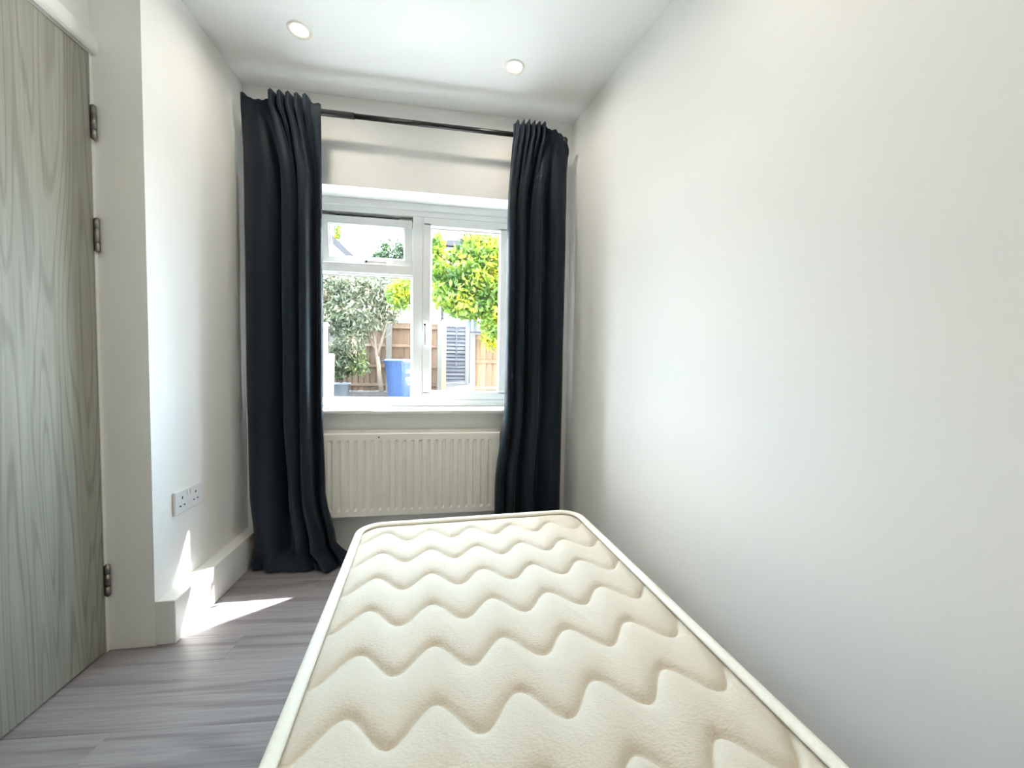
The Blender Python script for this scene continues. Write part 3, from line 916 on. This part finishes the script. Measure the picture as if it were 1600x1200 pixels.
# ---- blue wheelie bin
by = 9.9
bl = at(603, 600, by); brx = at(652, 600, by)
bn = thing('wheelie_bin', ((bl.x+brx.x)/2, by+0.1, gz(by)), 'blue wheeled rubbish bin with white number by the fence', 'bin')
bn.rotation_euler = (0, 0, math.radians(-32))
def frustum(w0, d0, w1, d1, z0, z1, r=0.04):
    def ol2(w, d):
        pts = []
        for cx_, cy_, a0 in ((w/2-r, d/2-r, 0), (-w/2+r, d/2-r, 90), (-w/2+r, -d/2+r, 180), (w/2-r, -d/2+r, 270)):
            for k in range(4):
                a = math.radians(a0+30*k)
                pts.append((cx_+r*math.cos(a), cy_+r*math.sin(a)))
        return pts
    A, B = ol2(w0, d0), ol2(w1, d1); n = len(A)
    vs = [(p[0], p[1], z0) for p in A]+[(p[0], p[1], z1) for p in B]
    fs = [tuple(reversed(range(n))), tuple(range(n, 2*n))]+[(i, (i+1) % n, (i+1) % n+n, i+n) for i in range(n)]
    return MB().add(vs, fs, False)
frustum(0.46, 0.52, 0.57, 0.66, 0.04, 0.96).build('body', M['bin'], bn)
frustum(0.60, 0.70, 0.60, 0.70, 0.94, 0.985).build('rim', M['bin'], bn)
lid = MB()
fr = frustum(0.62, 0.74, 0.56, 0.62, 0.987, 1.045); lid.v, lid.f, lid.sm, lid.mi = fr.v, fr.f, fr.sm, fr.mi
lid.box(-0.31, 0.31, -0.40, -0.34, 0.985, 1.012, 0.008)
lid.build('lid', M['bin_lid'], bn)
for k, px_ in enumerate((-0.20, -0.07, 0.07, 0.20)):
    MB().box(px_-0.012, px_+0.012, -0.345, -0.31, 0.86, 0.94, 0.004).build('rib', M['bin'], bn)
MB().tube([(-0.26, 0.40, 0.99), (-0.26, 0.44, 1.0), (0.26, 0.44, 1.0), (0.26, 0.40, 0.99)], 0.016, 10).build('handle_bar', M['bin'], bn)
for sx in (-1, 1):
    MB().tube([(sx*0.235, 0.24, 0.10), (sx*0.285, 0.24, 0.10)], 0.10, 20).build('wheel', M['tyre'], bn)
# white house number on the side towards the window
fc = bpy.data.curves.new('house_number', 'FONT'); fc.body = '8'; fc.size = 0.42; fc.extrude = 0.002; fc.align_x = 'CENTER'; fc.offset = 0.012
fo = bpy.data.objects.new('house_number_curve', fc); C.objects.link(fo)
bpy.context.view_layer.update()
me = bpy.data.meshes.new_from_object(fo.evaluated_get(bpy.context.evaluated_depsgraph_get()))
bpy.data.objects.remove(fo); me.name = 'house_number'
me.materials.clear(); me.materials.append(M['white_print'])
no_ = bpy.data.objects.new('house_number', me); C.objects.link(no_); no_.parent = bn
no_.location = (0.262, -0.10, 0.36)
no_.rotation_euler = (math.radians(90), 0, math.radians(90))
pl_ = MB().box(0.275, 0.282, -0.20, -0.02, 0.755, 0.785).box(0.275, 0.282, -0.20, -0.02, 0.700, 0.725)
pl_.build('printed_lines', M['white_print'], bn)

# ---- foliage
def foliage(blobs, count, size, aspect, mat, parent, name='foliage', droop=0.3, shell=0.55, fold=0.25):
    """blobs: (centre, (rx, ry, rz), weight); leaves are folded quads scattered through them"""
    w = np.array([b[2] for b in blobs], float); w /= w.sum()
    which = rng.choice(len(blobs), count, p=w)
    cen = np.array([b[0][:] for b in blobs])[which]
    rad = np.array([b[1] for b in blobs])[which]
    d = rng.normal(size=(count, 3)); d /= np.linalg.norm(d, axis=1)[:, None]
    rr = shell+(1-shell)*rng.random(count)
    rr = np.where(rng.random(count) < 0.25, rng.random(count), rr)*rng.uniform(0.8, 1.12, count)
    clump = 0.10*np.sin(d[:, 0]*7+which)*np.sin(d[:, 2]*8+which*2)
    P = cen+d*rad*(rr+clump)[:, None]
    ax = d*0.6+rng.normal(size=(count, 3))*0.8; ax[:, 2] -= droop
    ax /= np.linalg.norm(ax, axis=1)[:, None]
    sd_ = np.cross(ax, rng.normal(size=(count, 3))); sd_ /= np.linalg.norm(sd_, axis=1)[:, None]
    nr = np.cross(ax, sd_)
    ln = size*rng.uniform(0.6, 1.4, count)[:, None]
    wd = ln*aspect
    v0, v2 = P-ax*ln*0.5, P+ax*ln*0.5
    v1 = P+sd_*wd*0.5+nr*wd*fold; v3 = P-sd_*wd*0.5+nr*wd*fold
    V = np.stack([v0, v1, v2, v3], 1).reshape(-1, 3)
    off_ = np.array(parent_loc(parent)[:])
    V = V-off_
    me_ = bpy.data.meshes.new(name)
    me_.vertices.add(len(V)); me_.vertices.foreach_set('co', V.astype(np.float32).ravel())
    me_.loops.add(count*6); me_.polygons.add(count*2)
    base = (np.arange(count)*4)[:, None]
    li = (base+np.array([[0, 1, 2, 0, 2, 3]])).astype(np.int32).ravel()
    me_.loops.foreach_set('vertex_index', li)
    me_.polygons.foreach_set('loop_start', (np.arange(count*2)*3).astype(np.int32))
    me_.materials.append(mat)
    me_.update(calc_edges=True); me_.validate()
    o = bpy.data.objects.new(name, me_); C.objects.link(o); o.parent = parent
    o['kind'] = 'stuff'
    return o
def blob(px, py, Y, rx, rz, ry=None, w=None):
    s_px = Y/F_PX
    return (at(px, py, Y), (rx*s_px, (ry or rx)*s_px, rz*s_px), w or rx*rz)

# grey-green shrub left, with forked stems
sb_base = at(596, 604, 9.7); sb_base.z = gz(9.7)
sh = thing('garden_shrub', sb_base, 'large grey-green shrub with forked bare stems against the fence', 'shrub')
foliage([blob(535, 448, 9.6, 44, 32), blob(590, 452, 9.7, 42, 30), blob(520, 490, 9.5, 30, 34), blob(565, 492, 9.6, 38, 34),
         blob(548, 530, 9.5, 24, 22), blob(605, 480, 9.8, 30, 26), blob(490, 450, 9.6, 34, 40), blob(530, 560, 9.9, 20, 28)],
        14000, 0.115, 0.34, M['leaf_olive'], sh, droop=0.5)
st = MB()
def stem(pts, r0, r1, Y=9.6):
    P = [at(*p, Y) for p in pts]
    n = len(P)
    st.tube(P, [r0+(r1-r0)*i/(n-1) for i in range(n)], 7)
stem([(596, 612), (592, 575), (588, 548), (584, 515), (580, 480)], 0.06, 0.025)
stem([(590, 556), (597, 530), (604, 505), (612, 478)], 0.04, 0.02)
stem([(588, 548), (578, 528), (570, 505), (566, 470)], 0.035, 0.015)
stem([(586, 530), (592, 505), (588, 470)], 0.025, 0.012)
stem([(575, 520), (556, 500), (540, 470)], 0.02, 0.01)
stem([(597, 530), (612, 520)], 0.015, 0.008)
part(st, 'stems', M['bark'], sh)

# yellow-green tree right
ty = 7.9
tb = at(835, 520, ty); tb.z = gz(ty)
tr_ = thing('garden_tree', tb, 'bright yellow-green tree overhanging the pale fence', 'tree')
foliage([blob(735, 440, ty, 48, 34), blob(705, 462, ty-0.2, 36, 26), blob(770, 410, ty, 38, 38), blob(780, 470, ty-0.2, 40, 40),
         blob(735, 485, ty-0.2, 40, 16), blob(772, 515, ty-0.3, 24, 34), blob(683, 400, ty+0.1, 14, 40, 14), blob(690, 430, ty, 24, 24),
         blob(725, 405, ty+0.2, 30, 20), blob(830, 440, ty, 60, 70), blob(755, 380, ty+0.3, 34, 16), blob(626, 460, ty+0.5, 22, 24, 16), blob(650, 440, ty+0.3, 20, 24, 18)],
        16000, 0.12, 0.45, M['leaf_lime'], tr_, droop=0.35)
tk = MB()
top_ = at(815, 430, ty)
tk.tube([tb+Vector((0, 0, -0.1)), tb+Vector((-0.03, 0, 0.9)), tb+Vector((0.02, 0, 1.6)), top_+Vector((0, 0, 0.4))], [0.12, 0.10, 0.09, 0.04], 10)
for tx_, tz_ in ((740, 430), (770, 400), (700, 455), (775, 500), (690, 400)):
    e = at(tx_, tz_, ty); s0 = tb+Vector((0, 0, 1.35))
    tk.tube([s0, s0.lerp(e, 0.5)+Vector((0, 0, 0.18)), e], [0.05, 0.03, 0.01], 7)
part(tk, 'trunk', M['bark'], tr_)

def round_tree(px, py, Y, blobs, n, size, label, mat, trunk_px):
    b0 = at(trunk_px, 600, Y); b0.z = gz(Y)
    t = thing('garden_tree', b0, label, 'tree')
    foliage([blob(*b) for b in blobs], n, size, 0.5, mat, t)
    topp = at(px, py, Y)
    part(MB().tube([b0+Vector((0, 0, -0.1)), b0.lerp(topp, 0.5), topp], [0.16, 0.12, 0.05], 9), 'trunk', M['bark'], t)
round_tree(612, 425, 15.5, [(612, 405, 15.5, 30, 30), (596, 420, 15.4, 24, 26), (634, 400, 15.6, 20, 22), (618, 440, 15.5, 40, 30)], 4200, 0.15,
           'rounded green tree beyond the fence in the top light', M['leaf_dark'], 612)
round_tree(765, 400, 13.2, [(765, 380, 13.2, 40, 34), (735, 372, 13.3, 22, 16), (790, 420, 13.2, 50, 50), (745, 410, 13.3, 26, 24)], 5200, 0.13,
           'dark green tree behind the yellow-green tree', M['leaf_dark'], 790)
round_tree(527, 362, 24.6, [(527, 362, 24.6, 6, 14, 10), (523, 385, 24.6, 10, 16, 12)], 700, 0.18,
           'slim pale green treetop beside the gabled roof', M['leaf_lime'], 526)

# ---- potted plant
pc = at(533, 600, 10.2); pc.z = gz(10.2)
pt_ = thing('potted_plant', pc, 'leafy green shrub in a pale round pot beside the post', 'potted plant')
part(MB().lathe([(0.0, 0.0), (0.155, 0.0), (0.162, 0.01), (0.195, 0.34), (0.215, 0.345), (0.218, 0.395), (0.198, 0.40), (0.185, 0.36), (0.0, 0.35)], 28, tuple(pc)), 'pot', M['pot'], pt_)
part(MB().lathe([(0.0, 0.362), (0.186, 0.360)], 20, tuple(pc)), 'soil', M['soil'], pt_)
foliage([blob(545, 560, 10.1, 28, 24), blob(530, 578, 10.1, 16, 14), blob(560, 575, 10.0, 18, 14), blob(548, 545, 10.1, 20, 14)], 2200, 0.10, 0.45, M['leaf_pot'], pt_)
sp = MB()
for dx_, dz_ in ((-0.15, 0.6), (0.05, 0.8), (0.25, 0.75), (0.12, 0.55)):
    sp.tube([pc+Vector((0, 0, 0.35)), pc+Vector((dx_*0.5, 0, 0.35+dz_*0.5)), pc+Vector((dx_, 0, 0.35+dz_))], [0.018, 0.012, 0.006], 6)
part(sp, 'stems', M['bark'], pt_)

# ---- leaning timber post, white outbuilding at the left edge
a0, a1 = at(515.5, 628, 8.3), at(518.5, 553, 8.45)
a0.z = gz(8.3)-0.02
dirv = (a1-a0)
lp = MB()
mt = Matrix.Translation((a0+a1)/2) @ dirv.to_track_quat('Z', 'Y').to_matrix().to_4x4()
lp.box(-0.05, 0.05, -0.04, 0.04, -dirv.length/2, dirv.length/2, 0.006, 2, mat=mt)
tag(lp.build('timber_post', M['timber'], origin=a0), 'pale timber post leaning beside the white garden wall', 'post')
ob0 = at(509, 600, 8.80)
zt_ = at(505, 508, 8.80).z
ob = thing('garden_wall', (ob0.x-0.9, 8.90, gz(8.9)), 'low white rendered garden wall at the left edge of the view', 'wall')
part(MB().box(ob0.x-2.4, ob0.x, 8.80, 8.98, gz(8.9)-0.1, zt_, 0.006), 'wall_body', M['render'], ob)
part(MB().prism([(8.76, zt_), (9.02, zt_), (9.02, zt_+0.03), (8.89, zt_+0.07), (8.76, zt_+0.03)], 'x', ob0.x-2.42, ob0.x+0.02), 'coping', M['render'], ob)

# ---- neighbouring houses
def window_far(parent, x0, x1, z0, z1, y):
    f = part(ring(x0, x1, z0, z1, 0.07, y-0.06, y+0.02, 0.0).box((x0+x1)/2-0.03, (x0+x1)/2+0.03, y-0.06, y+0.02, z0, z1), 'window', M['upvc'], parent)
    part(MB().box(x0+0.05, x1-0.05, y-0.03, y-0.01, z0+0.05, z1-0.05), 'pane', M['dark_pane'], f)
HY_ = 19.0
hl, hr = at(640, 500, HY_), at(790, 500, HY_)
ev = at(700, 385, HY_).z
g0 = gz(HY_)
hs_ = thing('neighbour_house', ((hl.x+hr.x)/2, HY_+3, g0), 'white rendered house with dark eaves behind the yellow-green tree', 'building')
part(MB().box(hl.x, hr.x, HY_, HY_+6, g0-0.1, ev), 'wall', M['render'], hs_)
part(MB().prism([(HY_-0.45, ev-0.02), (HY_-0.45, ev+0.12), (HY_+3, ev+1.35), (HY_+6.45, ev+0.12), (HY_+6.45, ev-0.02)], 'x', hl.x-0.3+1.4, hr.x+0.3), 'roof', M['roof'], hs_)
part(MB().box(hl.x+1.1, hr.x+0.3, HY_-0.52, HY_-0.44, ev-0.10, ev+0.14), 'gutter', M['bargeboard'], hs_)
dpx = at(692, 400, HY_).x
part(MB().tube([(dpx, HY_-0.1, g0), (dpx, HY_-0.1, ev)], 0.06, 8), 'downpipe', M['bargeboard'], hs_)
bx0, bx1 = at(717, 500, HY_).x, at(724.5, 500, HY_).x
part(MB().box(bx0, bx1, HY_-0.12, HY_+0.01, g0, at(720, 470, HY_).z), 'brick_pier', M['brick'], hs_)
for (a, b_, c, d_) in ((686, 697, 520, 494), (704, 715, 525, 492), (728, 748, 520, 488)):
    window_far(hs_, at(a, 500, HY_).x, at(b_, 500, HY_).x, at(a, c, HY_).z, at(a, d_, HY_).z, HY_)

GY = 16.0
gl_, gr_ = at(420, 420, GY), at(546, 420, GY)
ridge = at(466, 318, GY); eave = at(560, 407, GY)
gh = thing('neighbour_house', ((gl_.x+gr_.x)/2, GY+3, gz(GY)), 'pale house with a steep dark gable edge seen through the top light', 'building')
xl_ = 2*ridge.x-eave.x
part(MB().prism([(2*ridge.x-gr_.x, gz(GY)-0.1), (gr_.x, gz(GY)-0.1), (gr_.x, eave.z+0.08), (ridge.x, ridge.z-0.25), (2*ridge.x-gr_.x, eave.z+0.08)], 'y', GY, GY+7), 'wall', M['render'], gh)
part(MB().prism([(eave.x, eave.z), (ridge.x, ridge.z), (xl_, eave.z), (xl_, eave.z-0.14), (ridge.x, ridge.z-0.20), (eave.x, eave.z-0.14)], 'y', GY-0.25, GY+7.2), 'roof', M['roof'], gh)
for e2 in (eave.x, xl_):
    part(MB().prism([(e2, eave.z+0.01), (ridge.x, ridge.z+0.01), (ridge.x, ridge.z-0.36), (e2, eave.z-0.26)], 'y', GY-0.32, GY-0.25), 'bargeboard', M['bargeboard'], gh)
pz0, pz1 = at(573, 415, 17.0), at(572.5, 379, 17.0)
tag(MB().tube([(pz0.x, 17.0, gz(17.0)), (pz0.x, 17.0, pz1.z)], 0.035, 8).build('aerial_pole', M['bargeboard'], origin=(pz0.x, 17.0, gz(17.0))),
    'thin dark pole rising beyond the fence beside the round tree', 'pole')
